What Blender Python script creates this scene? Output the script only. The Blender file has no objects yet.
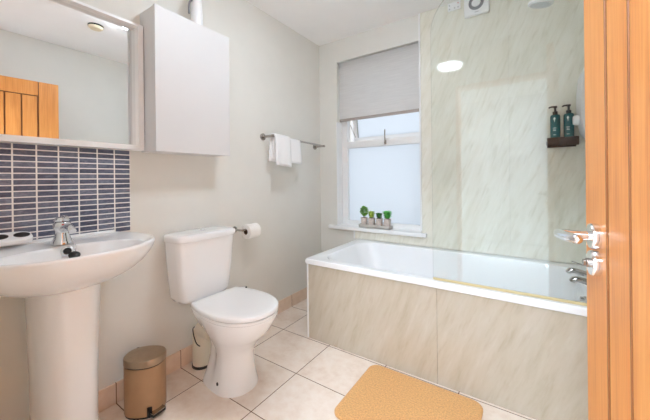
import bpy, bmesh, math, random
from mathutils import Vector, Matrix
random.seed(7)
S = bpy.context.scene
COL = S.collection
PI = math.pi

# ------------------------------------------------------------------ camera
RX, FY, H = 2.05, 2.43, 2.42          # right wall, far wall, ceiling
yaw, rol, fpx = math.radians(34.2224), math.radians(-0.62333), 298.89
fw = Vector((-math.sin(yaw), math.cos(yaw), 0))
r0 = Vector((math.cos(yaw), math.sin(yaw), 0)); u0 = Vector((0, 0, 1))
rr = math.cos(rol) * r0 + math.sin(rol) * u0
uu = -math.sin(rol) * r0 + math.cos(rol) * u0
cam = bpy.data.cameras.new('camera'); camo = bpy.data.objects.new('camera', cam); COL.objects.link(camo)
cam.sensor_fit = 'HORIZONTAL'; cam.sensor_width = 36; cam.lens = fpx / 650 * 36
cam.shift_y = -(210 - 178.893) / 650
cam.clip_start = 0.02
camo.matrix_world = Matrix(((rr.x, uu.x, -fw.x, 1.7072), (rr.y, uu.y, -fw.y, 0), (rr.z, uu.z, -fw.z, 1.1), (0, 0, 0, 1)))
S.camera = camo

# ------------------------------------------------------------------ world, light, exposure
w = bpy.data.worlds.new('overcast_sky'); S.world = w; w.use_nodes = True
w.node_tree.nodes['Background'].inputs[0].default_value = (0.93, 0.95, 1.0, 1)
w.node_tree.nodes['Background'].inputs[1].default_value = 0.52
S.view_settings.view_transform = 'Standard'; S.view_settings.look = 'None'
S.view_settings.exposure = 0.95
S.cycles.max_bounces = 32; S.cycles.diffuse_bounces = 24; S.cycles.glossy_bounces = 8; S.cycles.transparent_max_bounces = 16; S.view_settings.gamma = 1
LED_STRENGTH = 35.0
HALL_STRENGTH = 150.0

def area(name, loc, size, power, color, rot=(0, 0, 0), sy=None):
    l = bpy.data.lights.new(name, 'AREA'); l.energy = power; l.color = color
    l.shape = 'RECTANGLE' if sy else 'DISK'; l.size = size
    if sy: l.size_y = sy
    o = bpy.data.objects.new(name, l); o.location = loc; o.rotation_euler = rot; COL.objects.link(o)
    return o
# daylight just outside the frosted window
area('window_daylight', (0.6, 2.95, 1.45), 1.3, 4, (0.90, 0.95, 1.0), (PI / 2, 0, PI), 1.7)

# ------------------------------------------------------------------ helpers: materials
def lin(r, g, b):
    f = lambda c: (c / 255 / 12.92) if c <= 10 else ((c / 255 + .055) / 1.055) ** 2.4
    return (f(r), f(g), f(b), 1)

class NT:
    def __init__(s, name):
        s.m = bpy.data.materials.new(name); s.m.use_nodes = True
        s.t = s.m.node_tree; s.b = s.t.nodes['Principled BSDF']; s.out = s.t.nodes['Material Output']
    def n(s, typ, **kw):
        nd = s.t.nodes.new(typ)
        for k, v in kw.items(): setattr(nd, k, v)
        return nd
    def l(s, a, b): s.t.links.new(a, b)
    def math(s, op, a, b=None, c=None):
        nd = s.n('ShaderNodeMath', operation=op)
        for i, v in enumerate((a, b, c)):
            if v is None: continue
            if isinstance(v, (int, float)): nd.inputs[i].default_value = v
            else: s.l(v, nd.inputs[i])
        return nd.outputs[0]
    def coords(s):
        tc = s.n('ShaderNodeTexCoord'); return tc.outputs['Object']
    def pos(s):
        return s.n('ShaderNodeNewGeometry').outputs['Position']
    def sep(s, v):
        x = s.n('ShaderNodeSeparateXYZ'); s.l(v, x.inputs[0]); return x.outputs
    def comb(s, x, y, z):
        c = s.n('ShaderNodeCombineXYZ')
        for i, v in enumerate((x, y, z)):
            if isinstance(v, (int, float)): c.inputs[i].default_value = v
            else: s.l(v, c.inputs[i])
        return c.outputs[0]
    def noise(s, v, scale, detail=4, rough=.5):
        n = s.n('ShaderNodeTexNoise'); n.inputs['Scale'].default_value = scale
        n.inputs['Detail'].default_value = detail; n.inputs['Roughness'].default_value = rough
        if v is not None: s.l(v, n.inputs['Vector'])
        return n.outputs['Fac']
    def ramp(s, fac, stops):
        r = s.n('ShaderNodeValToRGB'); e = r.color_ramp.elements
        while len(e) < len(stops): e.new(0.5)
        for i, (p, c) in enumerate(stops): e[i].position = p; e[i].color = c
        s.l(fac, r.inputs[0]); return r.outputs[0]
    def mix(s, fac, a, b):
        m = s.n('ShaderNodeMix', data_type='RGBA')
        for sock, v in ((m.inputs[0], fac), (m.inputs[6], a), (m.inputs[7], b)):
            if isinstance(v, (int, float)): sock.default_value = v
            elif isinstance(v, tuple): sock.default_value = v
            else: s.l(v, sock)
        return m.outputs[2]
    def bump(s, h, strength, dist=.002):
        b = s.n('ShaderNodeBump'); b.inputs['Strength'].default_value = strength; b.inputs['Distance'].default_value = dist
        s.l(h, b.inputs['Height']); s.l(b.outputs[0], s.b.inputs['Normal'])
    def set(s, **kw):
        for k, v in kw.items():
            i = s.b.inputs[k.replace('_', ' ')]
            if isinstance(v, (int, float, tuple)): i.default_value = v
            else: s.l(v, i)
        return s.m

def plain(name, col, rough=.5, metal=0., coat=0., var=0.0, vscale=6):
    t = NT(name)
    if var:
        f = t.noise(t.pos(), vscale, 3)
        d = tuple(c * (1 - var) for c in col[:3]) + (1,); u = tuple(min(1, c * (1 + var)) for c in col[:3]) + (1,)
        c = t.ramp(f, ((.3, d), (.7, u)))
    else: c = col
    return t.set(Base_Color=c, Roughness=rough, Metallic=metal, Coat_Weight=coat)

M = {}
M['paint'] = plain('greige_wall_paint', lin(224, 223, 217), .7, var=.015)
M['ceiling'] = plain('ceiling_paint', lin(247, 247, 247), .8, var=.01)
M['hall'] = plain('hall_paint', lin(226, 226, 226), .8, var=.01)
M['ceramic'] = plain('white_ceramic', lin(241, 242, 243), .12, coat=.5, var=.005)
M['acrylic'] = plain('white_acrylic', lin(240, 241, 243), .15, coat=.3, var=.005)
M['gloss'] = plain('white_lacquer', lin(216, 215, 215), .45, var=.008)
M['upvc'] = plain('white_upvc', lin(236, 236, 236), .3, var=.006)
M['plastic'] = plain('white_plastic', lin(235, 236, 238), .3, var=.006)
M['grey_plastic'] = plain('grey_plastic', lin(120, 122, 128), .4, var=.05)
M['black'] = plain('black_plastic', lin(24, 22, 22), .35, var=.1)
M['red'] = plain('red_indicator', lin(200, 40, 30), .3, var=.02)
M['chrome'] = plain('chrome', (.82, .82, .83, 1), .08, 1., var=.03, vscale=30)
M['satin_chrome'] = plain('worn_chrome', (.60, .60, .60, 1), .14, 1., var=.04, vscale=40)
M['satin'] = plain('brushed_nickel', (.42, .39, .36, 1), .25, 1., var=.06, vscale=60)
M['bronze'] = plain('champagne_metal_shell', lin(182, 148, 114), .40, .55, var=.03, vscale=25)
M['bronze_lid'] = plain('brushed_bronze_lid', lin(172, 152, 130), .28, .95, var=.06, vscale=30)
M['paper'] = plain('tissue_paper', lin(242, 240, 236), .95, var=.02, vscale=40)
M['card'] = plain('cardboard_core', lin(110, 85, 65), .9, var=.1, vscale=40)
M['beige'] = plain('beige_plastic', lin(226, 212, 180), .4, var=.02)
M['seal'] = plain('amber_seal_strip', lin(206, 188, 142), .35, var=.05, vscale=30)
M['darkwood'] = plain('dark_stained_wood', lin(42, 27, 23), .5, var=.25, vscale=40)
M['teal'] = plain('teal_bottle_plastic', lin(0, 92, 98), .25, var=.06, vscale=20)
M['label_white'] = plain('white_print', lin(225, 238, 236), .5, var=.02)
M['traygrey'] = plain('grey_painted_tray', lin(196, 190, 182), .6, var=.04, vscale=40)
M['pot'] = plain('weathered_stone_pot', lin(200, 186, 178), .8, var=.14, vscale=70)
M['soil'] = plain('dark_soil', lin(60, 42, 36), .95, var=.3, vscale=150)
M['stem'] = plain('brown_stem', lin(110, 92, 62), .8, var=.1, vscale=90)
for nm, c in (('leaf_a', (134, 186, 80)), ('leaf_b', (200, 222, 104)), ('leaf_c', (92, 148, 80)), ('leaf_d', (122, 214, 112))):
    M[nm] = plain('leaves_' + nm[-1], lin(*c), .5, var=.35, vscale=60)

def make_led(name, strength, col):
    t = NT(name)
    return t.set(Base_Color=(.9, .9, .9, 1), Emission_Color=col, Emission_Strength=strength)
M['led'] = make_led('lit_diffuser', LED_STRENGTH, (.78, .885, 1, 1))
M['hall_led'] = make_led('lit_hall_diffuser', HALL_STRENGTH, (.77, .885, 1, 1))

# mirror
M['mirror'] = plain('mirror_silver', (.90, .91, .91, 1), .0, 1.)
# floor tile (also skirting): grout grid in plan
def tile_mat(name, ca, cb, cc, grout, ax, ay, gw=.0042, wall=False):
    t = NT(name); p = t.pos(); x, y, z = t.sep(p)
    def line(c, off, pitch):
        f = t.math('FRACT', t.math('DIVIDE', t.math('SUBTRACT', c, off - 10 * pitch), pitch))
        d = t.math('MULTIPLY', t.math('MINIMUM', f, t.math('SUBTRACT', 1.0, f)), pitch)
        return t.math('LESS_THAN', d, gw / 2), t.math('FLOOR', t.math('DIVIDE', t.math('SUBTRACT', c, off - 10 * pitch), pitch))
    gy, iy = line(y, *ay)
    if ax: gx, ix = line(x, *ax); g = t.math('MAXIMUM', gx, gy)
    else: g, ix = gy, 0.0
    cell = t.comb(ix, iy, 0.0)
    wn = t.n('ShaderNodeTexWhiteNoise', noise_dimensions='3D'); t.l(cell, wn.inputs['Vector'])
    off = t.n('ShaderNodeVectorMath', operation='SCALE'); t.l(wn.outputs['Color'], off.inputs[0]); off.inputs['Scale'].default_value = 7
    v = t.n('ShaderNodeVectorMath', operation='ADD'); t.l(p, v.inputs[0]); t.l(off.outputs[0], v.inputs[1])
    n1 = t.noise(v.outputs[0], 6, 6, .62)
    n2 = t.noise(v.outputs[0], 24, 4, .6)
    nn = t.math('ADD', t.math('MULTIPLY', n1, .7), t.math('MULTIPLY', n2, .3))
    c = t.ramp(nn, ((.32, ca), (.5, cb), (.68, cc)))
    val = t.math('ADD', t.math('MULTIPLY', wn.outputs['Value'], .06), .95)
    hs = t.n('ShaderNodeHueSaturation'); t.l(val, hs.inputs['Value']); t.l(c, hs.inputs['Color'])
    col = t.mix(g, hs.outputs[0], grout)
    rg = t.math('ADD', t.math('MULTIPLY', g, .5), .28)
    t.bump(t.math('SUBTRACT', 1.0, g), .5, .0015)
    return t.set(Base_Color=col, Roughness=rg)
M['floor'] = tile_mat('cream_floor_tile', lin(222, 204, 188), lin(234, 220, 207), lin(240, 230, 220), lin(108, 70, 48), (.213, .397), (.636, .3325))
M['skirt'] = tile_mat('peach_skirting_tile', lin(222, 196, 174), lin(231, 208, 188), lin(238, 219, 202), lin(150, 112, 86), None, (.636, .3325))
M['hallfloor'] = plain('hall_carpet', lin(226, 226, 227), .9, var=.03, vscale=60)

# marble shower panel: pale cream with slanting streaks
def marble(name, stops, vein, amount=.52):
    t = NT(name); p = t.pos()
    rot = t.n('ShaderNodeVectorRotate', rotation_type='Y_AXIS'); rot.inputs['Angle'].default_value = math.radians(-21); t.l(p, rot.inputs['Vector'])
    mp = t.n('ShaderNodeMapping'); mp.inputs['Scale'].default_value = (11, 11, 2.0); t.l(rot.outputs[0], mp.inputs['Vector'])
    a = t.noise(mp.outputs[0], 1.6, 8, .62)
    mp2 = t.n('ShaderNodeMapping'); mp2.inputs['Scale'].default_value = (19, 19, 3.0); t.l(rot.outputs[0], mp2.inputs['Vector'])
    b = t.noise(mp2.outputs[0], 2.2, 6, .6)
    base = t.ramp(a, tuple(zip((.28, .45, .6, .75), stops)))
    v2 = t.ramp(b, ((.27, (1, 1, 1, 1)), (.47, (0, 0, 0, 1))))
    col = t.mix(t.math('MULTIPLY', v2, amount), base, vein)
    return t.set(Base_Color=col, Roughness=.05, Specular_IOR_Level=.3)
M['marble'] = marble('pale_marble_panel', (lin(217, 214, 198), lin(226, 223, 210), lin(230, 228, 217), lin(234, 232, 222)), lin(197, 191, 168))
M['marble_beige'] = marble('beige_marble_panel', (lin(182, 171, 151), lin(194, 184, 166), lin(199, 190, 175), lin(207, 200, 187)), lin(172, 154, 130), .36)

def oak(name, k=1.0):
    t = NT(name); p = t.coords()
    mp = t.n('ShaderNodeMapping'); mp.inputs['Scale'].default_value = (14, 14, .9); t.l(p, mp.inputs['Vector'])
    a = t.noise(mp.outputs[0], 2.0, 6, .6)
    mp2 = t.n('ShaderNodeMapping'); mp2.inputs['Scale'].default_value = (110, 110, 3.5); t.l(p, mp2.inputs['Vector'])
    b = t.noise(mp2.outputs[0], 2.0, 3, .5)
    f = t.math('ADD', t.math('MULTIPLY', a, .6), t.math('MULTIPLY', b, .4))
    c = t.ramp(f, ((.3, lin(198, 122, 58)), (.5, lin(222, 146, 74)), (.7, lin(233, 165, 92))))
    t.bump(b, .12, .001)
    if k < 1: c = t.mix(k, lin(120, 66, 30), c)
    return t.set(Base_Color=c, Roughness=.42)
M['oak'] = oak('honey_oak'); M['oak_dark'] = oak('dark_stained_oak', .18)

def mosaic():
    t = NT('navy_mosaic_tiles'); x, y, z = t.sep(t.pos())
    def cell(c, off, pitch, gw):
        q = t.math('DIVIDE', t.math('SUBTRACT', c, off - 30 * pitch), pitch)
        f = t.math('FRACT', q)
        d = t.math('MULTIPLY', t.math('MINIMUM', f, t.math('SUBTRACT', 1.0, f)), pitch)
        return t.math('LESS_THAN', d, gw / 2), t.math('FLOOR', q)
    gy, iy = cell(y, .7105, .0711, .0055); gz, iz = cell(z, 1.2575, .0243, .0050)
    g = t.math('MAXIMUM', gy, gz)
    wn = t.n('ShaderNodeTexWhiteNoise', noise_dimensions='3D'); t.l(t.comb(iy, iz, 0.0), wn.inputs['Vector'])
    mp = t.n('ShaderNodeMapping'); mp.inputs['Scale'].default_value = (1, 1.0, 3.0); t.l(t.pos(), mp.inputs['Vector'])
    n = t.noise(mp.outputs[0], 55, 4, .65)
    f = t.math('ADD', t.math('MULTIPLY', n, .75), t.math('MULTIPLY', wn.outputs['Value'], .25))
    c = t.ramp(f, ((.25, lin(66, 71, 90)), (.5, lin(96, 102, 122)), (.75, lin(136, 141, 158))))
    col = t.mix(g, c, lin(236, 234, 232))
    t.bump(t.math('SUBTRACT', 1.0, g), .6, .001)
    return t.set(Base_Color=col, Roughness=t.math('ADD', t.math('MULTIPLY', g, .5), .22))
M['mosaic'] = mosaic()

def cloth(name, col, scale, strength, var=.06):
    t = NT(name); p = t.coords(); n = t.noise(p, scale, 3, .6)
    d = tuple(c * (1 - 2 * var) for c in col[:3]) + (1,)
    t.bump(n, strength, .004)
    return t.set(Base_Color=t.ramp(n, ((.3, d), (.65, col))), Roughness=.95, Sheen_Weight=.2)
M['mat'] = cloth('tan_terry_pile', lin(230, 176, 112), 130, 1.0, .16)
M['towel'] = cloth('white_terry', lin(246, 246, 247), 300, .5, .02)

def blind():
    t = NT('grey_woven_blind'); p = t.pos(); x, y, z = t.sep(p)
    q = t.math('FRACT', t.math('DIVIDE', z, .0085))
    s = t.math('SMOOTH_MIN', t.math('MULTIPLY', q, 2.0), t.math('MULTIPLY', t.math('SUBTRACT', 1.0, q), 2.0), .1)
    n = t.noise(t.comb(t.math('MULTIPLY', x, 3.0), 0.0, t.math('MULTIPLY', z, 60.0)), 2, 3)
    c = t.mix(t.math('ADD', t.math('MULTIPLY', s, .4), t.math('MULTIPLY', n, .7)), lin(196, 193, 191), lin(255, 254, 253))
    t.bump(s, .4, .003)
    m = t.set(Base_Color=c, Roughness=.85)
    tr = t.n('ShaderNodeBsdfTranslucent'); tr.inputs[0].default_value = lin(240, 238, 235)
    mx = t.n('ShaderNodeMixShader'); mx.inputs[0].default_value = .45
    t.l(t.b.outputs[0], mx.inputs[1]); t.l(tr.outputs[0], mx.inputs[2]); t.l(mx.outputs[0], t.out.inputs[0])
    return m
M['blind'] = blind()

def frosted():
    t = NT('frosted_glass'); tr = t.n('ShaderNodeBsdfTranslucent'); tr.inputs[0].default_value = (.90, .94, .98, 1)
    gl = t.n('ShaderNodeBsdfGlossy'); gl.inputs['Roughness'].default_value = .25
    fr = t.n('ShaderNodeFresnel'); fr.inputs[0].default_value = 1.45
    mx = t.n('ShaderNodeMixShader'); t.l(fr.outputs[0], mx.inputs[0]); t.l(tr.outputs[0], mx.inputs[1]); t.l(gl.outputs[0], mx.inputs[2])
    t.l(mx.outputs[0], t.out.inputs[0]); return t.m
M['frosted'] = frosted()
def clear(name, tint):
    t = NT(name); tp = t.n('ShaderNodeBsdfTransparent'); tp.inputs[0].default_value = tint
    gl = t.n('ShaderNodeBsdfGlossy'); gl.inputs['Roughness'].default_value = .0
    fr = t.n('ShaderNodeFresnel'); fr.inputs[0].default_value = 1.5
    mx = t.n('ShaderNodeMixShader'); t.l(fr.outputs[0], mx.inputs[0]); t.l(tp.outputs[0], mx.inputs[1]); t.l(gl.outputs[0], mx.inputs[2])
    t.l(mx.outputs[0], t.out.inputs[0]); return t.m
M['glass'] = clear('shower_screen_glass', (.975, .990, .983, 1))

# ------------------------------------------------------------------ helpers: geometry
BASE = {}
def new(): return bmesh.new()
def merge(bm, tmp, mtx=None):
    me = bpy.data.meshes.new('tmp')
    if mtx is not None: tmp.transform(mtx)
    tmp.to_mesh(me); tmp.free(); bm.from_mesh(me); bpy.data.meshes.remove(me)
def box(bm, x0, x1, y0, y1, z0, z1, bev=0, seg=2, mtx=None):
    t = bmesh.new(); bmesh.ops.create_cube(t, size=1)
    for v in t.verts: v.co = Vector(((x0 + x1) / 2 + v.co.x * (x1 - x0), (y0 + y1) / 2 + v.co.y * (y1 - y0), (z0 + z1) / 2 + v.co.z * (z1 - z0)))
    if bev: bmesh.ops.bevel(t, geom=t.edges[:], offset=bev, segments=seg, affect='EDGES', profile=.5, clamp_overlap=True)
    merge(bm, t, mtx); return bm
def loft(bm, rings, cap0=True, cap1=True, closed=True):
    L = [[bm.verts.new(p) for p in r] for r in rings]
    n = len(L[0])
    for a, b in zip(L, L[1:]):
        for i in range(n if closed else n - 1):
            j = (i + 1) % n; bm.faces.new((a[i], a[j], b[j], b[i]))
    if cap0: bm.faces.new(L[0][::-1])
    if cap1: bm.faces.new(L[-1])
    return bm
def lathe(bm, prof, c=(0, 0, 0), axis=(0, 0, 1), seg=32, sx=1, sy=1, cap=True):
    q = Vector((0, 0, 1)).rotation_difference(Vector(axis)).to_matrix()
    rings = [[Vector(c) + q @ Vector((r * sx * math.cos(2 * PI * i / seg), r * sy * math.sin(2 * PI * i / seg), z)) for i in range(seg)] for r, z in prof]
    return loft(bm, rings, cap, cap)
def spline(pts, n=8, closed=False):
    P = [Vector(p) for p in pts]; out = []; m = len(P)
    for i in range(m if closed else m - 1):
        g = (lambda k: P[k % m]) if closed else (lambda k: P[max(0, min(m - 1, k))])
        p0, p1, p2, p3 = g(i - 1), g(i), g(i + 1), g(i + 2)
        for k in range(n):
            t = k / n
            out.append(.5 * ((2 * p1) + (p2 - p0) * t + (2 * p0 - 5 * p1 + 4 * p2 - p3) * t * t + (3 * p1 - p0 - 3 * p2 + p3) * t ** 3))
    if not closed: out.append(P[-1].copy())
    return out
def tube(bm, pts, r, seg=12, smooth=0, cap=True):
    P = spline(pts, smooth) if smooth else [Vector(p) for p in pts]
    rad = r if callable(r) else (lambda t: r)
    rings = []; prev = None
    for i, p in enumerate(P):
        d = (P[min(i + 1, len(P) - 1)] - P[max(i - 1, 0)]).normalized()
        if prev is None:
            a = Vector((0, 0, 1)) if abs(d.z) < .9 else Vector((1, 0, 0)); s = d.cross(a).normalized()
        else: s = (prev - d * prev.dot(d)).normalized()
        prev = s; t = d.cross(s); R = rad(i / (len(P) - 1))
        rings.append([p + R * (math.cos(2 * PI * k / seg) * s + math.sin(2 * PI * k / seg) * t) for k in range(seg)])
    return loft(bm, rings, cap, cap)
def obj(name, bm, mat, parent=None, sharp=35, solid=0, label=None, sub=0):
    bmesh.ops.recalc_face_normals(bm, faces=bm.faces[:])
    me = bpy.data.meshes.new(name)
    o = bpy.data.objects.new(name, me); COL.objects.link(o)
    loc = Vector((0, 0, 0))
    if parent is not None:
        o.parent = parent; loc = BASE.get(parent.name, Vector((0, 0, 0))); BASE[o.name] = loc
    bmesh.ops.translate(bm, verts=bm.verts[:], vec=-loc)
    bm.to_mesh(me); bm.free(); me.materials.append(mat)
    for p in me.polygons: p.use_smooth = True
    me.set_sharp_from_angle(angle=math.radians(sharp))
    wn = o.modifiers.new('weighted_normals', 'WEIGHTED_NORMAL'); wn.keep_sharp = True; wn.weight = 90
    if sub:
        m = o.modifiers.new('subsurf', 'SUBSURF'); m.levels = sub; m.render_levels = sub
    if solid:
        m = o.modifiers.new('solid', 'SOLIDIFY'); m.thickness = solid; m.offset = 0
    if label: o['label'] = label
    return o
def thing(name, label, cat, loc, group=None):
    o = bpy.data.objects.new(name, None); COL.objects.link(o); o.location = loc; o.empty_display_size = .05
    o['label'] = label; o['category'] = cat
    if group: o['group'] = group
    BASE[o.name] = Vector(loc); return o
def tag(o, label, cat, group=None):
    o['label'] = label; o['category'] = cat
    if group: o['group'] = group
    return o
def struct(name, bm, mat, label, cat, parent=None, **kw):
    o = obj(name, bm, mat, parent, **kw)
    if parent is None: o['kind'] = 'structure'; o['label'] = label; o['category'] = cat
    return o
def sup(cx, cy, a, b, z, n=2.6, seg=40):
    out = []
    for i in range(seg):
        t = 2 * PI * i / seg; c, s = math.cos(t), math.sin(t)
        out.append(Vector((cx + a * math.copysign(abs(c) ** (2 / n), c), cy + b * math.copysign(abs(s) ** (2 / n), s), z)))
    return out

# ------------------------------------------------------------------ the room shell
HB = -2.5                                  # the hall behind the doorway
struct('floor', box(new(), -.1, RX + .1, -.02, FY + .3, -.1, 0), M['floor'], 'cream stone-look floor tiles with thin brown grout', 'floor')
struct('floor_hall', box(new(), .2, 2.8, HB, -.02, -.1, -.002), M['hallfloor'], 'hall floor outside the bathroom doorway', 'floor')
struct('ceiling', box(new(), -.1, 2.9, HB - .1, FY + .3, H, H + .1), M['ceiling'], 'plain white painted bathroom ceiling', 'ceiling')
struct('wall_left', box(new(), -.1, 0, -.07, FY + .28, 0, H), M['paint'], 'greige painted wall behind the basin and toilet', 'wall')
WX0, WX1, WZ0, WZ1 = .203, .988, .62, 2.212
bm = new()
box(bm, 0, WX0, FY, FY + .28, 0, H); box(bm, WX1, RX, FY, FY + .28, 0, H)
box(bm, WX0, WX1, FY, FY + .28, 0, WZ0); box(bm, WX0, WX1, FY, FY + .28, WZ1, H)
struct('wall_far', bm, M['paint'], 'greige end wall holding the frosted window', 'wall')
struct('wall_right', box(new(), RX, RX + .1, -.07, FY + .28, 0, H), M['paint'], 'greige wall behind the open oak door, seen in the mirror', 'wall')
bm = new()
box(bm, 0, 1.10, -.07, .05, 0, H); box(bm, 1.93, RX, -.07, .05, 0, H); box(bm, 1.10, 1.93, -.07, .05, 2.03, H)
struct('wall_back', bm, M['paint'], 'wall with the doorway the view is taken from', 'wall')
bm = new()
box(bm, .1, .2, HB, -.07, 0, H); box(bm, 2.8, 2.9, HB, -.07, 0, H); box(bm, .1, 2.9, HB - .1, HB, 0, H)
box(bm, RX + .1, 2.8, -.09, -.07, 0, H)
struct('wall_hall', bm, M['hall'], 'pale hall walls beyond the doorway', 'wall')
# skirting of tiles
bm = new(); box(bm, 0, .011, .05, FY, 0, .100, .002)
struct('baseboard_left', bm, M['skirt'], 'peach tile skirting along the left wall', 'skirting')
bm = new(); box(bm, .011, .43, FY - .011, FY, 0, .100, .002)
struct('baseboard_far', bm, M['skirt'], 'short run of peach tile skirting beside the bath end', 'skirting')
# marble panels
PZ = .552
bm = new()
for x0, x1 in ((WX1 + .012, 1.6012), (1.6018, RX - .01)): box(bm, x0, x1, FY - .010, FY, PZ, H, .0006)
box(bm, .388, WX1 + .012, FY - .010, FY, PZ, .625, .0015)
struct('trim_1', bm, M['marble'], 'cream marble-effect shower panels on the end wall', 'wall panel')
bm = new(); box(bm, RX - .010, RX, 1.60, FY - .011, PZ, H, .0015)
struct('trim_2', bm, M['marble'], 'cream marble-effect shower panel on the right wall', 'wall panel')
bm = new(); box(bm, WX1 - .002, WX1 + .0115, FY - .014, FY, .67, H, .002); box(bm, .374, .3875, FY - .014, FY, PZ, .62, .002)
struct('trim_3', bm, M['upvc'], 'white vertical edge strips of the marble shower panels', 'panel edging')

# window
bm = new(); FY0, FY1 = 2.515, 2.575
box(bm, WX0, WX0 + .060, FY0, FY1, .655, WZ1, .004); box(bm, WX1 - .030, WX1, FY0, FY1, .655, WZ1, .004)
box(bm, WX0 + .058, WX1 - .028, FY0, FY1, .655, .700, .004); box(bm, WX0 + .058, WX1 - .028, FY0, FY1, 2.15, WZ1, .004)
box(bm, WX0 + .058, WX1 - .028, FY0, FY1, 1.392, 1.455, .004)
win = struct('window_1', bm, M['upvc'], 'white framed frosted window with its top vent open', 'window')
bm = new(); box(bm, WX0 + .055, WX1 - .025, 2.545, 2.551, .695, 1.397)
obj('fixed_pane', bm, M['frosted'], win)
hinge = Vector((0, 2.56, 2.14)); rm = Matrix.Translation(hinge) @ Matrix.Rotation(math.radians(7), 4, 'X') @ Matrix.Translation(-hinge)
bm = new(); sx0, sx1, sz0, sz1 = WX0 + .062, WX1 - .032, 1.46, 2.145
for b in ((sx0, sx0 + .045, sz0, sz1), (sx1 - .012, sx1, sz0, sz1), (sx0, sx1, sz0, sz0 + .038), (sx0, sx1, sz1 - .045, sz1)):
    box(bm, b[0], b[1], 2.565, 2.61, b[2], b[3], .003, mtx=rm)
sash = obj('vent_sash', bm, M['upvc'], win)
bm = new(); box(bm, sx0 + .04, sx1 - .008, 2.585, 2.591, sz0 + .034, sz1 - .04, mtx=rm); obj('vent_pane', bm, M['frosted'], sash)
bm = new(); box(bm, sx0 + .046, sx0 + .051, 2.560, 2.572, 1.50, 1.75, .001, mtx=rm); tube(bm, [(WX0 + .075, 2.55, 1.62), (sx0 + .05, 2.59, 1.50)], .004, 8); obj('friction_stay', bm, M['satin'], win)
bm = new(); box(bm, .645, .665, 2.503, 2.516, 1.405, 1.44, .003); box(bm, .650, .660, 2.495, 2.506, 1.42, 1.535, .003); obj('handle', bm, M['satin'], win)
# reveal lining + sill
bm = new(); box(bm, WX0 - .006, WX0 + .001, FY - .012, 2.53, .655, 1.64, .002); 
struct('trim_4', bm, M['upvc'], 'white plastic reveal lining left of the frosted window', 'window trim')
bm = new(); box(bm, WX0 + .001, WX1 - .0025, FY - .03, 2.53, .627, .660, .004); box(bm, .118, 1.04, 2.383, FY - .014, .627, .660, .006)
struct('trim_5', bm, M['upvc'], 'white window sill board carrying the potted plants', 'window sill')

# oak door, opened into the room
DH = Vector((1.889, .125, 0)); dd = Vector((-.0995, .995, 0)).normalized(); dn = Vector((-dd.y, dd.x, 0))  # along the leaf; out of the seen face
DL, DTK = .762, .038
DM = Matrix(((dd.x, -dn.x, 0, DH.x), (dd.y, -dn.y, 0, DH.y), (0, 0, 1, 0), (0, 0, 0, 1)))   # local: x along leaf, y into thickness
def dbox(bm, x0, x1, y0, y1, z0, z1, bev=.0): return box(bm, x0, x1, y0, y1, z0, z1, bev, 2, DM)
bm = new(); top = 1.972
for a, b in ((DL - .1305, DL), (0, .1305)): dbox(bm, a, b, 0, DTK, .008, top, .002)
dbox(bm, .1315, DL - .1315, .0, DTK, top - .125, top, .003); dbox(bm, .1315, DL - .1315, .0, DTK, .008, .21, .003)
n = 5; wdt = (DL - .262 - .0065) / n
for i in range(n):
    x = .134 + i * wdt; dbox(bm, x, x + wdt - .0055, .0005, DTK - .0005, .213, top - .128, .0025)
door = struct('door_1', bm, M['oak'], 'honey oak plank door standing open at the right', 'door')
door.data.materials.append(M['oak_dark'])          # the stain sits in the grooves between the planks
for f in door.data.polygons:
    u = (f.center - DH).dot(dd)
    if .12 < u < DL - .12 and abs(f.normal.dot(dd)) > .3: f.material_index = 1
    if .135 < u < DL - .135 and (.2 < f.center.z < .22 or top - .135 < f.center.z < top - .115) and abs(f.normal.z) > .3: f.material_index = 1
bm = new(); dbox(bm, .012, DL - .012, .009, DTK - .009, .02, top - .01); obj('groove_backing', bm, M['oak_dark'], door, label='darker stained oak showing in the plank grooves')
def dp(s, out, z): return DH + dd * (DL - s) + dn * out + Vector((0, 0, z))   # s from the free edge
bm = new(); lathe(bm, [(.0255, 0), (.0258, .010), (.0235, .0135), (.004, .0138)], dp(.083, 0, .979), dn, 36)
rose = obj('handle_rose', bm, M['chrome'], door)
bm = new()
tube(bm, [dp(.083, .008, .979), dp(.083, .035, .979), dp(.083, .054, .980), dp(.094, .064, .982), dp(.12, .064, .984), dp(.16, .060, .986), dp(.195, .052, .988)], lambda t: (.0098 - .001 * t) * (1 if t < .93 else math.sqrt(max(.02, 1 - ((t - .93) / .07) ** 2))), 16, 8)
obj('lever', bm, M['chrome'], door)
bm = new(); lathe(bm, [(.0255, 0), (.0258, .010), (.0235, .0135), (.004, .0138)], dp(.083, 0, .925), dn, 36)
obj('thumb_turn_rose', bm, M['chrome'], door)
bm = new(); lathe(bm, [(.009, .013), (.009, .019), (.006, .020), (.006, .024), (.003, .025)], dp(.083, 0, .925), dn, 20)
obj('thumb_turn', bm, M['satin'], door)
bm = new()
box(bm, 1.10, 1.125, -.09, .056, 0, 2.03, .002); box(bm, 1.905, 1.93, -.09, .056, 0, 2.03, .002); box(bm, 1.10, 1.93, -.09, .056, 2.005, 2.03, .002)
struct('trim_6', bm, M['oak'], 'oak lining of the doorway at the viewpoint', 'door frame')

# ------------------------------------------------------------------ left wall: splashback, mirror, cabinet
bm = new(); box(bm, 0, .008, .0, .7105, .846, 1.2575, .001)
o = tag(obj('tiled_splashback', bm, M['mosaic']), 'navy blue mosaic splashback with white grout between basin and mirror', 'splashback')

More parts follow.
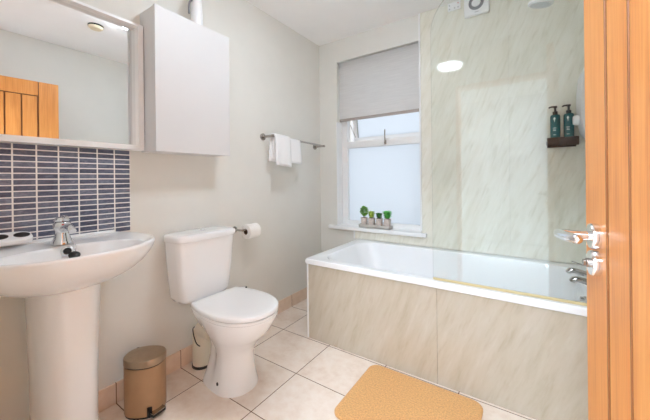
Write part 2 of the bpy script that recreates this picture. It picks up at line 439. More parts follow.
t = thing('wall_mirror', 'large white-framed mirror above the navy mosaic splashback', 'mirror', (0, .3, 1.26))
my0, my1, mz0, mz1, md, mw = -.02, .764, 1.2585, 1.912, .046, .026
bm = new()
box(bm, 0, md, my1 - mw, my1, mz0, mz1, .0015); box(bm, 0, md, my0, my0 + mw, mz0, mz1, .0015)
box(bm, 0, md, my0 + mw - .001, my1 - mw + .001, mz0, mz0 + mw, .0015); box(bm, 0, md, my0 + mw - .001, my1 - mw + .001, mz1 - .014, mz1, .0015)
obj('mirror_frame', bm, M['upvc'], t)
bm = new(); box(bm, .002, .009, my0 + .01, my1 - .01, mz0 + .01, mz1 - .01); obj('mirror_glass', bm, M['mirror'], t)

t = thing('wall_cabinet', 'plain white wall cabinet hung right of the mirror', 'cabinet', (0, .99, 1.25))
bm = new(); box(bm, 0.001, .139, .768, 1.217, 1.252, 1.992, .0015); obj('cabinet_body', bm, M['gloss'], t)
bm = new(); box(bm, .142, .160, .766, 1.219, 1.250, 1.994, .0025); obj('door', bm, M['gloss'], t)

t = thing('spray_bottle', 'white tapered bottle standing on top of the wall cabinet', 'bottle', (.085, 1.048, 1.992))
bm = new(); lathe(bm, [(.032, 0), (.035, .006), (.035, .05), (.033, .12), (.028, .2), (.025, .26), (.02, .27)], (.085, 1.048, 1.9925), sx=.8, sy=1.0); obj('bottle_body', bm, M['plastic'], t)
bm = new(); tube(bm, [(.085, 1.024, 2.155), (.085, 1.008, 2.15), (.085, .999, 2.12), (.085, .998, 2.07)], .006, 10, 4); obj('trigger', bm, M['grey_plastic'], t)

# ------------------------------------------------------------------ pedestal basin
YB = .40
t = thing('pedestal_basin', 'white ceramic pedestal wash basin under the mirror', 'basin', (.25, YB, 0))
half = [(0.0, .225), (.05, .255), (.13, .282), (.22, .292), (.30, .284), (.37, .252), (.43, .195), (.475, .11), (.492, 0)]
pts = [(x, YB + y, 0) for x, y in half] + [(x, YB - y, 0) for x, y in half[-2::-1]]
OUT = spline([p for p in pts], 5) + [Vector((0, YB + q, 0)) for q in (-.18, -.135, -.09, -.045, 0, .045, .09, .135, .18)]
C = Vector((.22, YB, 0))
N = len(OUT)
def ring(s, z, c=C, keepback=0.0):
    out = []
    for p in OUT:
        q = c + (p - c) * s; q.z = z
        if keepback: q.x = p.x * 0 + max(q.x, keepback) if False else q.x
        out.append(q)
    return out
def oring(s, z):       # outside rings, scaled about a point on the wall side so the back stays at the wall
    out = []
    for p in OUT:
        out.append(Vector((max(.0015, .17 + (p.x - .17) * (s if p.x > .17 else min(1, s * 1.0))), YB + (p.y - YB) * s, z)))
    return out
def iring(ax, ay, cx, z):  # inner bowl ellipse matched to the outline order by angle
    out = []
    for p in OUT:
        a = math.atan2((p.y - YB) / .28, (p.x - .22) / .27)
        out.append(Vector((cx + ax * math.cos(a), YB + ay * math.sin(a), z)))
    return out
bm = new()
rings = [oring(.40, .690), oring(.52, .702), oring(.66, .721), oring(.78, .745), oring(.875, .772), oring(.945, .801), oring(.985, .825), oring(1.0, .842), oring(.995, .850)]
rings += [oring(.975, .853), oring(.95, .851)]
rings += [iring(.138, .225, .322, .846), iring(.131, .217, .322, .838), iring(.118, .20, .318, .80), iring(.09, .15, .31, .760), iring(.05, .075, .30, .745), iring(.018, .018, .295, .741)]
for r in rings:
    for v in r: v.x = max(v.x, .0095)
loft(bm, rings)
obj('bowl', bm, M['ceramic'], t, sharp=60)
bm = new(); box(bm, .0095, .026, YB - .22, YB + .235, .842, .862, .005, 3); obj('upstand', bm, M['ceramic'], t)
# pedestal column
def ped(z, w, d):
    out = []
    for i in range(33):
        a = -PI / 2 + PI * i / 32
        out.append(Vector((.13 + d * max(0, math.cos(a)) ** .8, YB + .004 + w * math.copysign(abs(math.sin(a)) ** .8, math.sin(a)), z)))
    return out + [Vector((.10, YB + .004 + w * .97, z)), Vector((.10, YB + .004 - w * .97, z))]
bm = new(); loft(bm, [ped(z, w, d) for z, w, d in ((0, .110, .182), (.02, .108, .18), (.06, .101, .165), (.15, .0985, .158), (.35, .101, .160), (.55, .107, .165), (.66, .111, .170), (.745, .113, .174))])
obj('pedestal', bm, M['ceramic'], t, sharp=50)
# mixer tap
ty = .402; tx = .140; tz = .850
bm = new()
lathe(bm, [(.036, 0), (.035, .006), (.027, .022), (.0225, .040), (.022, .052), (.0275, .062), (.030, .074), (.027, .084), (.022, .088)], (tx, ty, tz), seg=30)
tube(bm, [(tx + .012, ty, tz + .060), (tx + .045, ty + .004, tz + .068), (tx + .072, ty + .007, tz + .066), (tx + .088, ty + .009, tz + .054)], lambda q: .0155 - .002 * q, 14, 5)
tap = obj('tap', bm, M['chrome'], t)
bm = new(); lathe(bm, [(.022, 0), (.0255, .006), (.022, .014), (.014, .019), (.003, .020)], (tx, ty, tz + .0885), (-.1, 0, 1), 24)
tube(bm, [(tx - .002, ty, tz + .103), (tx + .02, ty + .002, tz + .108), (tx + .046, ty + .004, tz + .106)], lambda q: .0085 - .002 * q, 12, 4)
obj('lever', bm, M['chrome'], tap)
bm = new(); lathe(bm, [(.0045, 0), (.004, .002)], (tx + .029, ty - .004, tz + .078), (1, -.2, .1), 12); obj('hot_cold_dot', bm, M['red'], tap)
oc = Vector((.2, .402, .826)); oa = Vector((.85, -.3, .45)).normalized()
bm = new(); lathe(bm, [(.017, -.006), (.0205, .003), (.015, .005), (.0115, .002)], oc, oa, 24); ov = obj('overflow_ring', bm, M['chrome'], t)
bm = new(); lathe(bm, [(.0120, .0), (.0120, .0035)], oc, oa, 20); obj('overflow_hole', bm, M['black'], ov, label='dark overflow hole')
bm = new(); tube(bm, [(tx + .028, ty + .020, tz + .004), (.18, .428, .8535), (.203, .428, .842), (.222, .421, .826)], .0018, 6, 6); obj('plug_chain', bm, M['chrome'], t)
bm = new(); lathe(bm, [(.012, -.004), (.018, .0), (.019, .005), (.013, .010), (.004, .011)], (.224, .417, .808), (.6, -.1, .8), 24); obj('plug', bm, M['black'], t, label='black rubber plug')

# soap tray lying on the basin ledge
t = thing('soap_tray', 'white tray with dark oval wells on the basin ledge', 'soap dish', (.075, .235, .8535))
def slope(ring, k=.42, x0=.060):
    for v in ring: v.z -= (v.x - x0) * k
    return ring
bm = new(); loft(bm, [sup(.060, .235, .030, .092, .8625, 3.2), sup(.060, .235, .033, .095, .864, 3.2), slope(sup(.060, .235, .034, .096, .888, 3.2), .38), slope(sup(.060, .235, .031, .093, .8925, 3.2)), slope(sup(.060, .235, .027, .089, .8935, 3.2))]); obj('tray_body', bm, M['ceramic'], t)
for yy in (.178, .240, .300):
    bm = new(); loft(bm, [slope(sup(.060, yy, .0165, .0235, z, 2.0)) for z in (.8932, .8950)]); obj('well', bm, M['black'], t, label='dark oval well')

# ------------------------------------------------------------------ toilet
YT = 1.055
t = thing('toilet', 'white close-coupled toilet with closed lid', 'toilet', (.35, YT, 0))
def pring(z, xb, xf, wf, wr, cxl, n=48):
    # keyhole plan: round front lobe (half width wf) and a rear part (half width wr)
    out = []
    for i in range(n):
        a = 2 * PI * i / n; c, s = math.cos(a), math.sin(a)
        if c >= 0: x = cxl + (xf - cxl) * c; y = wf * s
        else:
            x = cxl + (cxl - xb) * math.copysign(abs(c) ** .75, c)
            k = min(1, max(0, (abs(c) - .05) / .5)); k = k * k * (3 - 2 * k)
            y = (wf * (1 - k) + wr * k) * math.copysign(abs(s) ** (.9 - .55 * k), s)
        out.append(Vector((x, YT + y + .010 * max(0, 1 - z / .25) - .008 * min(1, z / .42), z)))
    return out
bm = new()
loft(bm, [pring(z, *a) for z, a in (
    (0, (.20, .500, .119, .115, .385)), (.012, (.20, .500, .117, .112, .385)), (.06, (.205, .490, .107, .082, .39)), (.13, (.215, .490, .096, .056, .395)),
    (.19, (.22, .495, .094, .050, .40)), (.24, (.215, .522, .108, .062, .41)), (.29, (.20, .568, .132, .098, .425)), (.33, (.19, .612, .153, .124, .435)),
    (.37, (.18, .636, .166, .146, .445)), (.40, (.17, .656, .174, .158, .45)), (.415, (.17, .660, .176, .160, .45)), (.421, (.175, .655, .172, .157, .45)))])
obj('pan', bm, M['ceramic'], t, sharp=50)
bm = new(); lathe(bm, [(.009, 0), (.0085, .003), (.004, .004)], (.375, YT - .100, .050), (0, -1, .2), 16); obj('fixing_cap', bm, M['black'], t, label='black screw cap')
def dring(z, s, xb=.235):
    # lid plan: straight back, egg front
    P = [(xb, .143), (xb + .05, .160), (.37, .174), (.46, .177), (.535, .163), (.597, .133), (.640, .086), (.660, .036)]
    f = [(x, y, 0) for x, y in P] + [(.664, 0, 0)] + [(x, -y, 0) for x, y in P[::-1]]
    c = Vector((.45, 0, 0)); out = []
    for p in spline(f, 4):
        q = c + (p - c) * s; out.append(Vector((q.x, YT - .014 + q.y, z - .005)))
    return out
bm = new(); loft(bm, [dring(.423, .975), dring(.426, .99), dring(.436, .992), dring(.439, .98)]); obj('seat', bm, M['ceramic'], t, sharp=50)
bm = new(); loft(bm, [dring(.4415, .985), dring(.444, 1.0), dring(.455, 1.0), dring(.461, .985), dring(.464, .95), dring(.4655, .8), dring(.466, .4)]); obj('lid', bm, M['ceramic'], t, sharp=50)
for s in (-1, 1):
    bm = new(); tube(bm, [(.232, YT + s * .155, .438), (.232 + .03 * (s > 0), YT + s * (.150 if s < 0 else .185), .438)], .009, 12); obj('hinge', bm, M['chrome'], t)
    bm = new(); lathe(bm, [(.007, 0), (.007, .004)], (.232 + .035 * (s > 0), YT + s * (.1482 if s < 0 else .1862), .438), (0, s, 0), 12); obj('hinge_cap', bm, M['black'], t, label='dark hinge end cap')
# cistern
def cring(z, x0, x1, w, n=5): return sup((x0 + x1) / 2, YT - .010, (x1 - x0) / 2, w * .945, z, n, 48)
bm = new(); loft(bm, [cring(z, *a) for z, a in ((.422, (.03, .165, .13, 4)), (.428, (.02, .178, .155, 4)), (.45, (.013, .187, .166, 5)), (.60, (.011, .197, .183, 5)), (.765, (.011, .205, .197, 5)))])
obj('cistern', bm, M['ceramic'], t, sharp=50)
bm = new(); loft(bm, [cring(z, *a) for z, a in ((.766, (.010, .212, .203, 5)), (.770, (.010, .215, .206, 5)), (.790, (.010, .215, .206, 5)), (.799, (.012, .210, .201, 5)), (.803, (.02, .195, .187, 5)), (.805, (.05, .15, .14, 3)))])
obj('cistern_lid', bm, M['ceramic'], t, sharp=50)
bm = new(); lathe(bm, [(.021, 0), (.021, .006), (.018, .009), (.004, .0092)], (.115, YT - .005, .8045), seg=28, sx=.8, sy=1.15); obj('flush_button', bm, M['chrome'], t)
# soil pipe behind the pan
bm = new(); tube(bm, [(.085, YT + .005, .0), (.085, YT + .005, .14), (.088, YT + .005, .19), (.115, YT + .004, .222), (.16, YT, .23), (.215, YT, .23)], .054, 24, 5)
pp = obj('soil_pipe', bm, plain('cream_pipe_plastic', lin(228, 220, 202), .4, var=.02), t)
bm = new(); lathe(bm, [(.058, 0), (.058, .012), (.055, .014)], (.085, YT + .005, .0005), seg=28); obj('floor_collar', bm, M['black'], pp, label='dark collar at the floor')
bm = new(); tube(bm, [(.165, YT - .095, .285), (.135, YT - .085, .26), (.128, YT - .075, .215), (.145, YT - .07, .175), (.17, YT - .065, .165)], .003, 8, 6); obj('cable', bm, M['black'], t, label='thin black cable')

# toilet roll
t = thing('toilet_roll_holder', 'chrome toilet roll holder on the wall right of the cistern', 'toilet roll holder', (0, 1.39, .745))
bm = new(); lathe(bm, [(.022, 0), (.022, .006), (.017, .009)], (0.0005, 1.37, .752), (1, 0, 0), 24)
obj('wall_plate', bm, M['satin'], t)
bm = new(); tube(bm, [(.006, 1.37, .752), (.05, 1.37, .752), (.072, 1.376, .752), (.08, 1.395, .752), (.08, 1.515, .752)], .0075, 12, 5); obj('arm', bm, M['satin'], t)
t = thing('toilet_roll', 'white toilet roll hanging on the wall holder', 'toilet roll', (.08, 1.45, .735))
def annulus(bm, c, ax, ro, ri, L, seg=36):
    prof = [(ri, 0), (ro - .003, 0), (ro, .003), (ro, L - .003), (ro - .003, L), (ri, L), (ri, 0)]
    return lathe(bm, prof, c, ax, seg, cap=False)
bm = new(); annulus(bm, (.08, 1.405, .738), (0, 1, 0), .050, .020, .10); obj('paper', bm, M['paper'], t)
bm = new(); annulus(bm, (.08, 1.404, .738), (0, 1, 0), .0205, .0180, .102); obj('core', bm, M['card'], t)

# towel rail and towel
t = thing('towel_rail', 'brushed metal towel rail on the left wall near the window', 'towel rail', (0, 1.98, 1.435))
bx, bz = .105, 1.432
bm = new(); tube(bm, [(bx, 1.64, bz), (bx, 2.355, bz - .022)], .008, 14); obj('bar', bm, M['satin'], t)
for yy, zz in ((1.652, bz), (2.335, bz - .021)):
    bm = new(); lathe(bm, [(.027, 0), (.027, .008), (.020, .012)], (.0005, yy, zz), (1, 0, 0), 28); wp = obj('wall_plate', bm, M['satin'], t)
    bm = new(); tube(bm, [(.008, yy, zz), (bx + .012, yy, zz)], .010, 14); obj('post', bm, M['satin'], t)
def drape(y0, y1, zf, zb, rad, taper=0.0, ph=0.):
    bm = new(); nU = 10; prof = []
    zt = bz - .012
    for k in range(9): prof.append((bx - rad - .006 * (1 - k / 8), zb + (zt - zb) * k / 8))
    for k in range(1, 8):
        a = PI - PI * k / 8; prof.append((bx + rad * math.cos(a), zt + rad * math.sin(a)))
    for k in range(11): prof.append((bx + rad + .012 * k / 10, zt + (zf - zt) * k / 10))
    rows = []
    for i in range(nU + 1):
        y = y0 + (y1 - y0) * i / nU; sh = -.022 * (y - 1.64) / .7
        row = []
        for j, (x, z) in enumerate(prof):
            drop = max(0, (zt - z)) / .22
            row.append(Vector((x + .006 * drop * math.sin(9 * i / nU + ph) * (1 if x > bx else -1), y + taper * drop * (i / nU - .5), z + sh + .004 * drop * math.sin(3.1 * i / nU + ph))))
        rows.append(row)
    return loft(bm, rows, False, False, closed=False)
t = thing('hand_towel', 'white towel folded over the rail', 'towel', (bx, 1.8, bz))
obj('towel_layer', drape(1.675, 1.965, 1.235, 1.262, .015), M['towel'], t, solid=.010)
obj('folded_layer', drape(1.655, 1.82, 1.205, 1.238, .0275, .01, 1.2), M['towel'], t, solid=.013)

# pedal bin
t = thing('pedal_bin', 'champagne coloured oval pedal bin between basin and toilet', 'bin', (.165, .69, 0))
ba = math.radians(38); BC = Vector((.170, .700, 0))
def bring(a, b, z, tilt=0, n=2.3, seg=44):
    out = []
    for p in sup(0, 0, a, b, 0, n, seg):
        q = Vector((p.x * math.cos(ba) - p.y * math.sin(ba), p.x * math.sin(ba) + p.y * math.cos(ba), z + tilt * p.x)); out.append(BC + q)
    return out
bm = new(); loft(bm, [bring(.086, .068, 0), bring(.086, .068, .008)]); obj('base_ring', bm, M['black'], t)
bm = new(); loft(bm, [bring(.087, .069, .008), bring(.089, .071, .012), bring(.089, .071, .230)]); obj('bin_body', bm, M['bronze'], t)
bm = new(); loft(bm, [bring(.087, .069, .2305), bring(.087, .069, .2345)]); obj('gasket', bm, M['black'], t)
bm = new(); loft(bm, [bring(.090, .072, .235), bring(.091, .073, .238), bring(.091, .073, .262), bring(.088, .070, .267), bring(.079, .061, .270), bring(.045, .035, .2715)]); obj('lid', bm, M['bronze_lid'], t)
ud = Vector((math.cos(ba), math.sin(ba), 0)); vd = Vector((-ud.y, ud.x, 0))
def bl(u, v, z): return BC + ud * u + vd * v + Vector((0, 0, z))
mt = Matrix(((ud.x, vd.x, 0, BC.x), (ud.y, vd.y, 0, BC.y), (0, 0, 1, 0), (0, 0, 0, 1)))
bm = new(); box(bm, -.075, -.032, .052, .072, .215, .262, .004, 2, mt); obj('lid_hinge', bm, M['black'], t)
# pedal on the room side of the shell
pd = (ud * .85 - vd * .52).normalized(); pc = BC + pd * .074; ps = Vector((-pd.y, pd.x, 0))
pm = Matrix(((pd.x, ps.x, 0, pc.x), (pd.y, ps.y, 0, pc.y), (0, 0, 1, 0), (0, 0, 0, 1)))
bm = new(); box(bm, -.012, .034, -.032, .032, .012, .026, .004, 2, pm); box(bm, -.010, .006, -.036, .036, .006, .052, .003, 2, pm); pe = obj('pedal', bm, M['black'], t)
bm = new(); box(bm, .0065, .036, -.031, .031, .0262, .030, .0015, 2, pm); obj('pedal_pad', bm, M['satin'], pe, label='metal strip on the pedal')

# bath mat
bm = new()
def mring(i, z): 
    x0, x1, y0, y1, r = .937 + i, 1.523 - i, 1.155 + i, 1.612 - i, .05
    out = []
    for cx, cy, a0 in ((x1 - r, y1 - r, 0), (x0 + r, y1 - r, 90), (x0 + r, y0 + r, 180), (x1 - r, y0 + r, 270)):
        for k in range(9):
            a = math.radians(a0 + 90 * k / 8); out.append(Vector((cx + r * math.cos(a), cy + r * math.sin(a), z)))
    return out
loft(bm, [mring(.004, .0005), mring(0, .004), mring(0, .010), mring(.004, .014), mring(.012, .0155)])
tag(obj('bath_mat', bm, M['mat']), 'tan rectangular bath mat lying in front of the bath', 'bath mat')

# ------------------------------------------------------------------ bath
BX0, BX1, BY0, BY1, BZ = .416, RX - .012, 1.637, FY - .012, .549
t = thing('bath', 'white bath with marble-effect side panel under the window', 'bath', (1.2, 2.03, 0))
def rrect(x0, x1, y0, y1, r, z, k=8):
    out = []
    rs = r if isinstance(r, tuple) else (r,) * 4
    for (cx, cy, a0), q in zip(((x1, y1, 0), (x0, y1, 90), (x0, y0, 180), (x1, y0, 270)), rs):
        cx += -q if cx == x1 else q; cy += -q if cy == y1 else q
        for j in range(k + 1):
            a = math.radians(a0 + 90 * j / k); out.append(Vector((cx + q * math.cos(a), cy + q * math.sin(a), z)))
    return out
bm = new()
ix0, ix1, iy0, iy1 = BX0 + .085, BX1 - .10, BY0 + .062, BY1 - .062
loft(bm, [rrect(BX0 + .004, BX1, BY0 + .004, BY1, .008, BZ - .036), rrect(BX0, BX1, BY0, BY1, .010, BZ - .032), rrect(BX0, BX1, BY0, BY1, .012, BZ - .008), rrect(BX0 + .007, BX1 - .001, BY0 + .007, BY1 - .001, .012, BZ),
          rrect(ix0 - .012, ix1 + .012, iy0 - .012, iy1 + .012, .16, BZ - .001), rrect(ix0, ix1, iy0, iy1, .15, BZ - .008), rrect(ix0 + .012, ix1 - .006, iy0 + .010, iy1 - .010, .145, BZ - .04),
          rrect(ix0 + .10, ix1 - .03, iy0 + .045, iy1 - .045, .13, .30), rrect(ix0 + .19, ix1 - .05, iy0 + .08, iy1 - .08, .11, .18), rrect(ix0 + .25, ix1 - .09, iy0 + .13, iy1 - .13, .09, .155)], cap0=False)
tub = obj('tub', bm, M['acrylic'], t, sharp=60)
bm = new()
for x0, x1 in ((BX0 + .016, 1.2968), (1.2980, BX1)): box(bm, x0, x1, BY0 + .012, BY0 + .022, .001, BZ - .034, .001)
obj('side_panel', bm, M['marble_beige'], t)
bm = new(); box(bm, BX0 + .012, BX0 + .022, BY0 + .0225, BY1, .001, BZ - .034, .001); obj('end_panel', bm, M['marble_beige'], t)
bm = new(); box(bm, BX0 + .008, BX0 + .0225, BY0 + .009, BY0 + .0225, .001, BZ - .033, .002); obj('corner_strip', bm, M['upvc'], t, label='white corner strip')
bm = new(); box(bm, BX0 + .023, BX1, BY0 + .013, BY0 + .022, 0.0002, .004); obj('bottom_seal', bm, M['card'], t)
def bath_tap(yy, X):
    bm = new()
    lathe(bm, [(.026, 0), (.026, .005), (.021, .009), (.021, .050), (.017, .056)], (X, yy, BZ), seg=26)
    tube(bm, [(X, yy, BZ + .030), (X - .035, yy, BZ + .040), (X - .075, yy, BZ + .050), (X - .098, yy, BZ + .049), (X - .106, yy, BZ + .036)], lambda q: .0155 - .003 * q, 14, 5)
    tp = obj('bath_tap', bm, M['satin_chrome'], t)
    bm = new(); lathe(bm, [(.018, 0), (.020, .005), (.017, .020), (.006, .024)], (X, yy, BZ + .057), seg=20)
    tube(bm, [(X, yy, BZ + .078), (X - .05, yy, BZ + .088), (X - .092, yy, BZ + .098)], .0042, 10, 3); obj('tap_lever', bm, M['satin_chrome'], tp)
bath_tap(1.885, 1.985); bath_tap(2.05, 1.985)
bm = new(); lathe(bm, [(.016, -.02), (.018, .002), (.012, .006), (.012, .018), (.004, .020)], (1.928, 1.90, .500), (-1, 0, .12), 22); obj('overflow_knob', bm, M['satin_chrome'], t)

# glass bath screen on the front rim
t = thing('bath_screen', 'clear glass bath screen standing on the front rim', 'shower screen', (1.65, 1.67, BZ))
gx0, gx1, gz0, gz1, gy, R = 1.276, RX - .012, .562, 2.10, 1.668, .22
out = [(gx1, gz0), (gx1, gz1)]
for k in range(17):
    a = PI / 2 + PI / 2 * k / 16; out.append((gx0 + R + R * math.cos(a), gz1 - R + R * math.sin(a)))
out.append((gx0, gz0))
bm = new(); loft(bm, [[Vector((x, gy - .003, z)) for x, z in out], [Vector((x, gy + .003, z)) for x, z in out]]); obj('glass_panel', bm, M['glass'], t, sharp=20)
bm = new(); box(bm, gx0, gx1, gy - .006, gy + .006, BZ + .0005, .5615, .002); obj('bottom_seal', bm, M['seal'], t, label='amber seal strip')
bm = new(); box(bm, gx1 - .004, RX - .0105, gy - .012, gy + .012, BZ + .001, gz1, .002); obj('wall_channel', bm, M['upvc'], t)

# ------------------------------------------------------------------ shower corner
t = thing('electric_shower', 'white electric shower unit on the right wall above the bath taps', 'shower', (RX - .01, 2.29, 1.5))
bm = new(); prof = []
for z, k in ((1.30, .0), (1.31, .35), (1.36, .78), (1.44, .97), (1.52, 1), (1.60, .97), (1.68, .85), (1.735, .5), (1.745, .1)):
    d = .025 + .065 * k; prof.append([Vector((x, y, z)) for x, y in ((RX - .0105, 2.19), (RX - .0105, 2.40), (RX - .01 - d * .6, 2.40), (RX - .01 - d * .93, 2.385), (RX - .01 - d, 2.35), (RX - .01 - d, 2.24), (RX - .01 - d * .93, 2.205), (RX - .01 - d * .6, 2.19))])
loft(bm, prof); obj('shower_case', bm, M['plastic'], t, sharp=45)
bm = new(); lathe(bm, [(.030, 0), (.030, .010), (.026, .022), (.024, .026), (.004, .027)], (RX - .098, 2.26, 1.425), (-1, 0, 0), 28); obj('temperature_knob', bm, M['plastic'], t)
t = thing('shower_head', 'white shower head on a riser rail high above the bath taps', 'shower head', (1.95, 2.1, 2.09))
bm = new(); ax = Vector((.22, -.12, 1)).normalized()
lathe(bm, [(.052, -.012), (.060, -.010), (.062, .0), (.052, .012), (.025, .026), (.006, .03)], (1.775, 2.10, 2.088), ax, 32); obj('spray_head', bm, M['plastic'], t)
bm = new(); lathe(bm, [(.050, 0), (.048, .003)], Vector((1.775, 2.10, 2.088)) - ax * .015, ax, 32); obj('spray_plate', bm, plain('pale_grey_plate', lin(205, 210, 214), .4, var=.12, vscale=120), t)
bm = new(); tube(bm, [(1.79, 2.10, 2.105), (1.84, 2.10, 2.122), (1.93, 2.10, 2.11), (2.0, 2.10, 2.08)], .0125, 14, 5); obj('handset', bm, M['plastic'], t)
bm = new(); tube(bm, [(2.005, 2.10, 1.55), (2.005, 2.10, 2.20)], .010, 14)
for z in (1.56, 2.19): tube(bm, [(2.005, 2.10, z), (RX - .0105, 2.10, z)], .012, 14)
obj('riser_rail', bm, M['chrome'], t)
bm = new(); box(bm, 1.985, 2.022, 2.083, 2.117, 2.06, 2.105, .006); obj('slider', bm, M['plastic'], t)
bm = new(); tube(bm, [(2.0, 2.10, 2.06), (1.985, 2.12, 1.9), (1.975, 2.15, 1.6), (1.98, 2.16, 1.3), (1.99, 2.165, 1.15)], .007, 10, 8); obj('hose', bm, M['satin'], t)

t = thing('wall_shelf', 'small dark wooden corner shelf holding the two teal bottles', 'shelf', (1.885, 2.37, 1.29))
bm = new(); box(bm, 1.805, 1.960, 2.325, FY - .0105, 1.300, 1.324, .003); box(bm, 1.805, 1.960, 2.318, 2.330, 1.288, 1.340, .003)
obj('shelf_board', bm, M['darkwood'], t)
bm = new(); box(bm, 1.81, 1.955, FY - .022, FY - .0105, 1.285, 1.34, .002); obj('back_rail', bm, M['darkwood'], t)
def bottle(cx, cy, label):
    z0 = 1.3245
    t = thing('pump_bottle', label, 'bottle', (cx, cy, z0), 'teal pump bottles on the shower shelf')
    bm = new(); lathe(bm, [(.023, 0), (.0255, .003), (.0255, .150), (.023, .158), (.012, .163)], (cx, cy, z0), seg=28); obj('bottle_body', bm, M['teal'], t)
    bm = new(); lathe(bm, [(.013, .162), (.013, .180), (.006, .183), (.0055, .203), (.010, .205), (.010, .214), (.004, .216)], (cx, cy, z0), seg=18)
    pm_ = obj('pump', bm, M['black'], t)
    bm = new(); tube(bm, [(cx + .008, cy, z0 + .211), (cx - .02, cy - .006, z0 + .211), (cx - .032, cy - .008, z0 + .205)], lambda q: .006 - .002 * q, 10, 4); obj('nozzle', bm, M['black'], pm_)
    bm = new(); fa = math.atan2(-cy, 1.707 - cx)
    def patch(a0, a1, za, zb, r=.0257):
        nn = 6; q = bm; L = [[Vector((cx + r * math.cos(a0 + (a1 - a0) * i / nn), cy + r * math.sin(a0 + (a1 - a0) * i / nn), z0 + z)) for i in range(nn + 1)] for z in (za, zb)]
        loft(bm, L, False, False, closed=False)
    for a0, a1, za, zb in ((-.04, .04, .112, .1241), (-.13, .13, .124, .1301), (-.22, .22, .130, .1361), (-.14, .14, .136, .142)): patch(fa + a0 - .15, fa + a1 - .15, za, zb)
    bmesh.ops.remove_doubles(bm, verts=bm.verts[:], dist=.0015)
    obj('printed_emblem', bm, M['label_white'], t, label='small white printed leaf emblem')
    for z, wd in ((.075, .34), (.067, .26), (.059, .30), (.032, .28)):
        bm = new(); patch(fa - .15 - wd, fa - .15 + wd, z, z + .0026); obj('printed_line', bm, M['label_white'], t, label='pale printed line')
bottle(1.850, 2.362, 'teal pump bottle at the left end of the shower shelf')
bottle(1.916, 2.362, 'teal pump bottle beside the electric shower knob')

# extractor fan and isolator switch
t = thing('extractor_fan', 'square white extractor fan with round grey grille below the ceiling', 'extractor fan', (1.41, FY - .01, 2.34))
bm = new(); box(bm, 1.328, 1.492, FY - .040, FY - .0102, 2.268, 2.4185, .010, 3); obj('fan_case', bm, M['plastic'], t)
fc = (1.409, FY - .0402, 2.352)
bm = new(); lathe(bm, [(.049, -.001), (.049, .006), (.030, .007), (.030, .003)], fc, (0, -1, 0), 40, cap=False); obj('grille_ring', bm, M['grey_plastic'], t)
bm = new(); lathe(bm, [(.030, -.001), (.029, .004), (.024, .0065), (.004, .007)], fc, (0, -1, 0), 32); obj('grille_cover', bm, M['plastic'], t)
bm = new(); box(bm, 1.397, 1.427, FY - .0407, FY - .0398, 2.286, 2.2885); obj('brand_mark', bm, M['grey_plastic'], t, label='small grey printed line')
t = thing('isolator_switch', 'white fan isolator switch plate left of the extractor fan', 'switch', (1.255, FY - .01, 2.38))
bm = new(); box(bm, 1.212, 1.302, FY - .022, FY - .0102, 2.358, 2.4185, .003); obj('switch_plate', bm, M['plastic'], t)
for x, z, mm in ((1.226, 2.372, 'grey_plastic'), (1.262, 2.372, 'grey_plastic'), (1.286, 2.372, 'grey_plastic'), (1.226, 2.398, 'grey_plastic'), (1.286, 2.402, 'red')):
    bm = new(); lathe(bm, [(.0042, 0), (.0036, .0015)], (x, FY - .0222, z), (0, -1, 0), 12); obj('indicator_light' if mm == 'red' else 'screw', bm, M[mm], t)

# blind
t = thing('window_blind', 'grey woven blind lowered over the top of the frosted window', 'blind', (.6, 2.46, 2.2))
bm = new(); box(bm, WX0 + .012, WX1 - .006, 2.458, 2.461, 1.665, 2.206); obj('blind_fabric', bm, M['blind'], t)
bm = new(); box(bm, WX0 + .012, WX1 - .006, 2.452, 2.468, 1.643, 1.668, .003); obj('bottom_bar', bm, plain('taupe_bar', lin(168, 158, 152), .5, var=.03), t)
bm = new(); box(bm, WX0 + .010, WX1 - .004, 2.462, 2.50, 2.165, 2.2005, .004); obj('head_rail', bm, M['grey_plastic'], t)

# plants on the sill
SZ = .6605
t = thing('plant_tray', 'pale grey rectangular tray holding four potted plants on the sill', 'tray', (.575, 2.455, SZ))
bm = new(); x0, x1, y0, y1 = .425, .725, 2.423, 2.487
box(bm, x0, x1, y0, y1, SZ, SZ + .006, .001); 
for b in ((x0, x1, y0, y0 + .005), (x0, x1, y1 - .005, y1), (x0, x0 + .005, y0, y1), (x1 - .005, x1, y0, y1)): box(bm, *b, SZ, SZ + .026, .001)
obj('tray_body', bm, M['traygrey'], t)
def leaf(bm, c, d, L, wd):
    d = d.normalized(); s = d.cross(Vector((0, 0, 1)))
    s = s.normalized() if s.length > .01 else Vector((1, 0, 0)); n = s.cross(d)
    P = [c, c + d * L * .45 + s * wd + n * wd * .2, c + d * L + n * -.1 * L, c + d * L * .45 - s * wd + n * wd * .2]
    v = [bm.verts.new(p) for p in P]; m = bm.verts.new(c + d * L * .5 - n * wd * .25)
    for i in range(4):
        bm.faces.new((v[i], v[(i + 1) % 4], m))
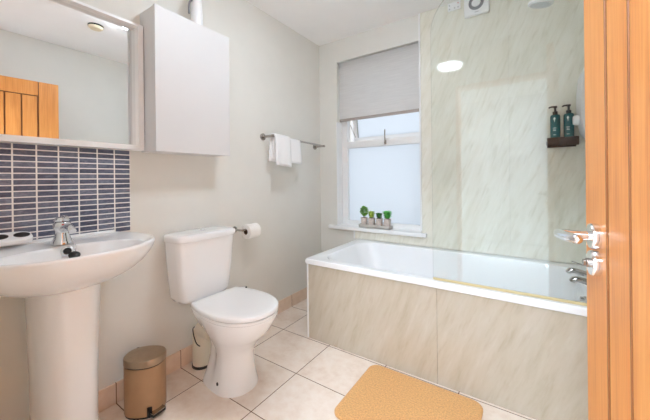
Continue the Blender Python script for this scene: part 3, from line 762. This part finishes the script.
def potted(cx, name, label, mat, kind):
    cy = 2.455; z0 = SZ + .0065; hp = .078
    t = thing(name, label, 'potted plant', (cx, cy, z0), 'small potted plants on the window sill')
    bm = new(); loft(bm, [sup(cx, cy, r, r * .9, z0 + z, 4, 28) for r, z in ((.021, 0), (.022, .002), (.0275, hp - .006), (.0285, hp - .005), (.0285, hp), (.025, hp), (.024, hp - .008))]); obj('pot', bm, M['pot'], t)
    bm = new(); loft(bm, [sup(cx, cy, .0238, .0212, z0 + z, 4, 24) for z in (hp - .0075, hp - .003)]); obj('soil', bm, M['soil'], t)
    bm = new(); zt = z0 + hp - .004
    R = random.random
    def rnd(): return Vector((R() * 2 - 1, R() * 2 - 1, R() * 2 - 1))
    stems = new()
    if kind == 'ball':
        for k in range(4):
            a = k * 1.6; tube(stems, [(cx + .006 * math.cos(a), cy + .006 * math.sin(a), zt), (cx + .012 * math.cos(a), cy + .010 * math.sin(a), zt + .035)], .0015, 6)
        for k in range(420):
            p = rnd()
            while p.length > 1: p = rnd()
            q = Vector((cx + p.x * .033, cy + p.y * .030, zt + .062 + p.z * .038)); leaf(bm, q, p + rnd() * .5 + Vector((0, 0, .2)), .015, .006)
    else:
        hh, sp, ln, n = {'low': (.052, .027, .014, 340), 'dark': (.042, .026, .013, 300), 'fern': (.060, .034, .017, 420)}[kind]
        for k in range(5):
            a = k * 1.25; tube(stems, [(cx + .008 * math.cos(a), cy + .007 * math.sin(a), zt), (cx + .016 * math.cos(a), cy + .010 * math.sin(a), zt + hh * .6)], .0013, 6)
        for k in range(n):
            a = R() * 2 * PI; u = R(); z = zt + .004 + hh * R() ** .8; rr_ = sp * u * (.6 + .4 * (z - zt) / hh)
            q = Vector((cx + rr_ * math.cos(a), cy + rr_ * .62 * math.sin(a), z)); leaf(bm, q, Vector((math.cos(a), math.sin(a) * .6, .3 + R() * .9)) + rnd() * .3, ln, .0062)
    obj('foliage', bm, mat, t, sharp=180); obj('stem', stems, M['stem'], t)
potted(.466, 'potted_topiary', 'tallest potted plant, a round clipped ball on bare stems at the tray left end', M['leaf_a'], 'ball')
potted(.540, 'potted_plant', 'low yellow-green potted plant next to the round topiary', M['leaf_b'], 'low')
potted(.613, 'potted_plant', 'shortest, dark green potted plant, third from the left in the tray', M['leaf_c'], 'dark')
potted(.690, 'potted_fern', 'bright green spreading potted plant at the tray right end', M['leaf_d'], 'fern')

# ------------------------------------------------------------------ ceiling fittings
t = thing('ceiling_light', 'round flush ceiling light in the middle of the bathroom', 'ceiling light', (.97, 1.165, H))
bm = new(); lathe(bm, [(.150, 0), (.150, -.018), (.142, -.024), (.128, -.024), (.128, -.010), (.150, 0)], (.97, 1.165, H - .0005), seg=48, cap=False); obj('rim', bm, M['plastic'], t)
bm = new(); lathe(bm, [(.1275, -.012), (.126, -.040), (.112, -.054), (.06, -.060), (.004, -.061)], (.97, 1.165, H - .0005), seg=48); obj('diffuser', bm, M['led'], t)
t = thing('smoke_alarm', 'small round beige ceiling alarm with dark rim, seen in the mirror', 'smoke alarm', (1.33, 1.01, H))
bm = new(); lathe(bm, [(.055, 0), (.055, -.012)], (1.33, 1.01, H - .0005), seg=36); obj('base', bm, M['black'], t, label='dark base ring')
bm = new(); lathe(bm, [(.053, -.012), (.052, -.020), (.040, -.030), (.004, -.031)], (1.33, 1.01, H - .0005), seg=36); obj('cover', bm, M['beige'], t)
t = thing('hall_light', 'round ceiling light in the hall beyond the doorway', 'ceiling light', (1.52, -1.0, H))
bm = new(); lathe(bm, [(.19, 0), (.19, -.02), (.165, -.02)], (1.52, -1.0, H - .0005), seg=40, cap=False); obj('rim', bm, M['plastic'], t)
bm = new(); lathe(bm, [(.18, -.01), (.165, -.05), (.08, -.07), (.004, -.072)], (1.52, -1.0, H - .0005), seg=40); obj('diffuser', bm, M['hall_led'], t)
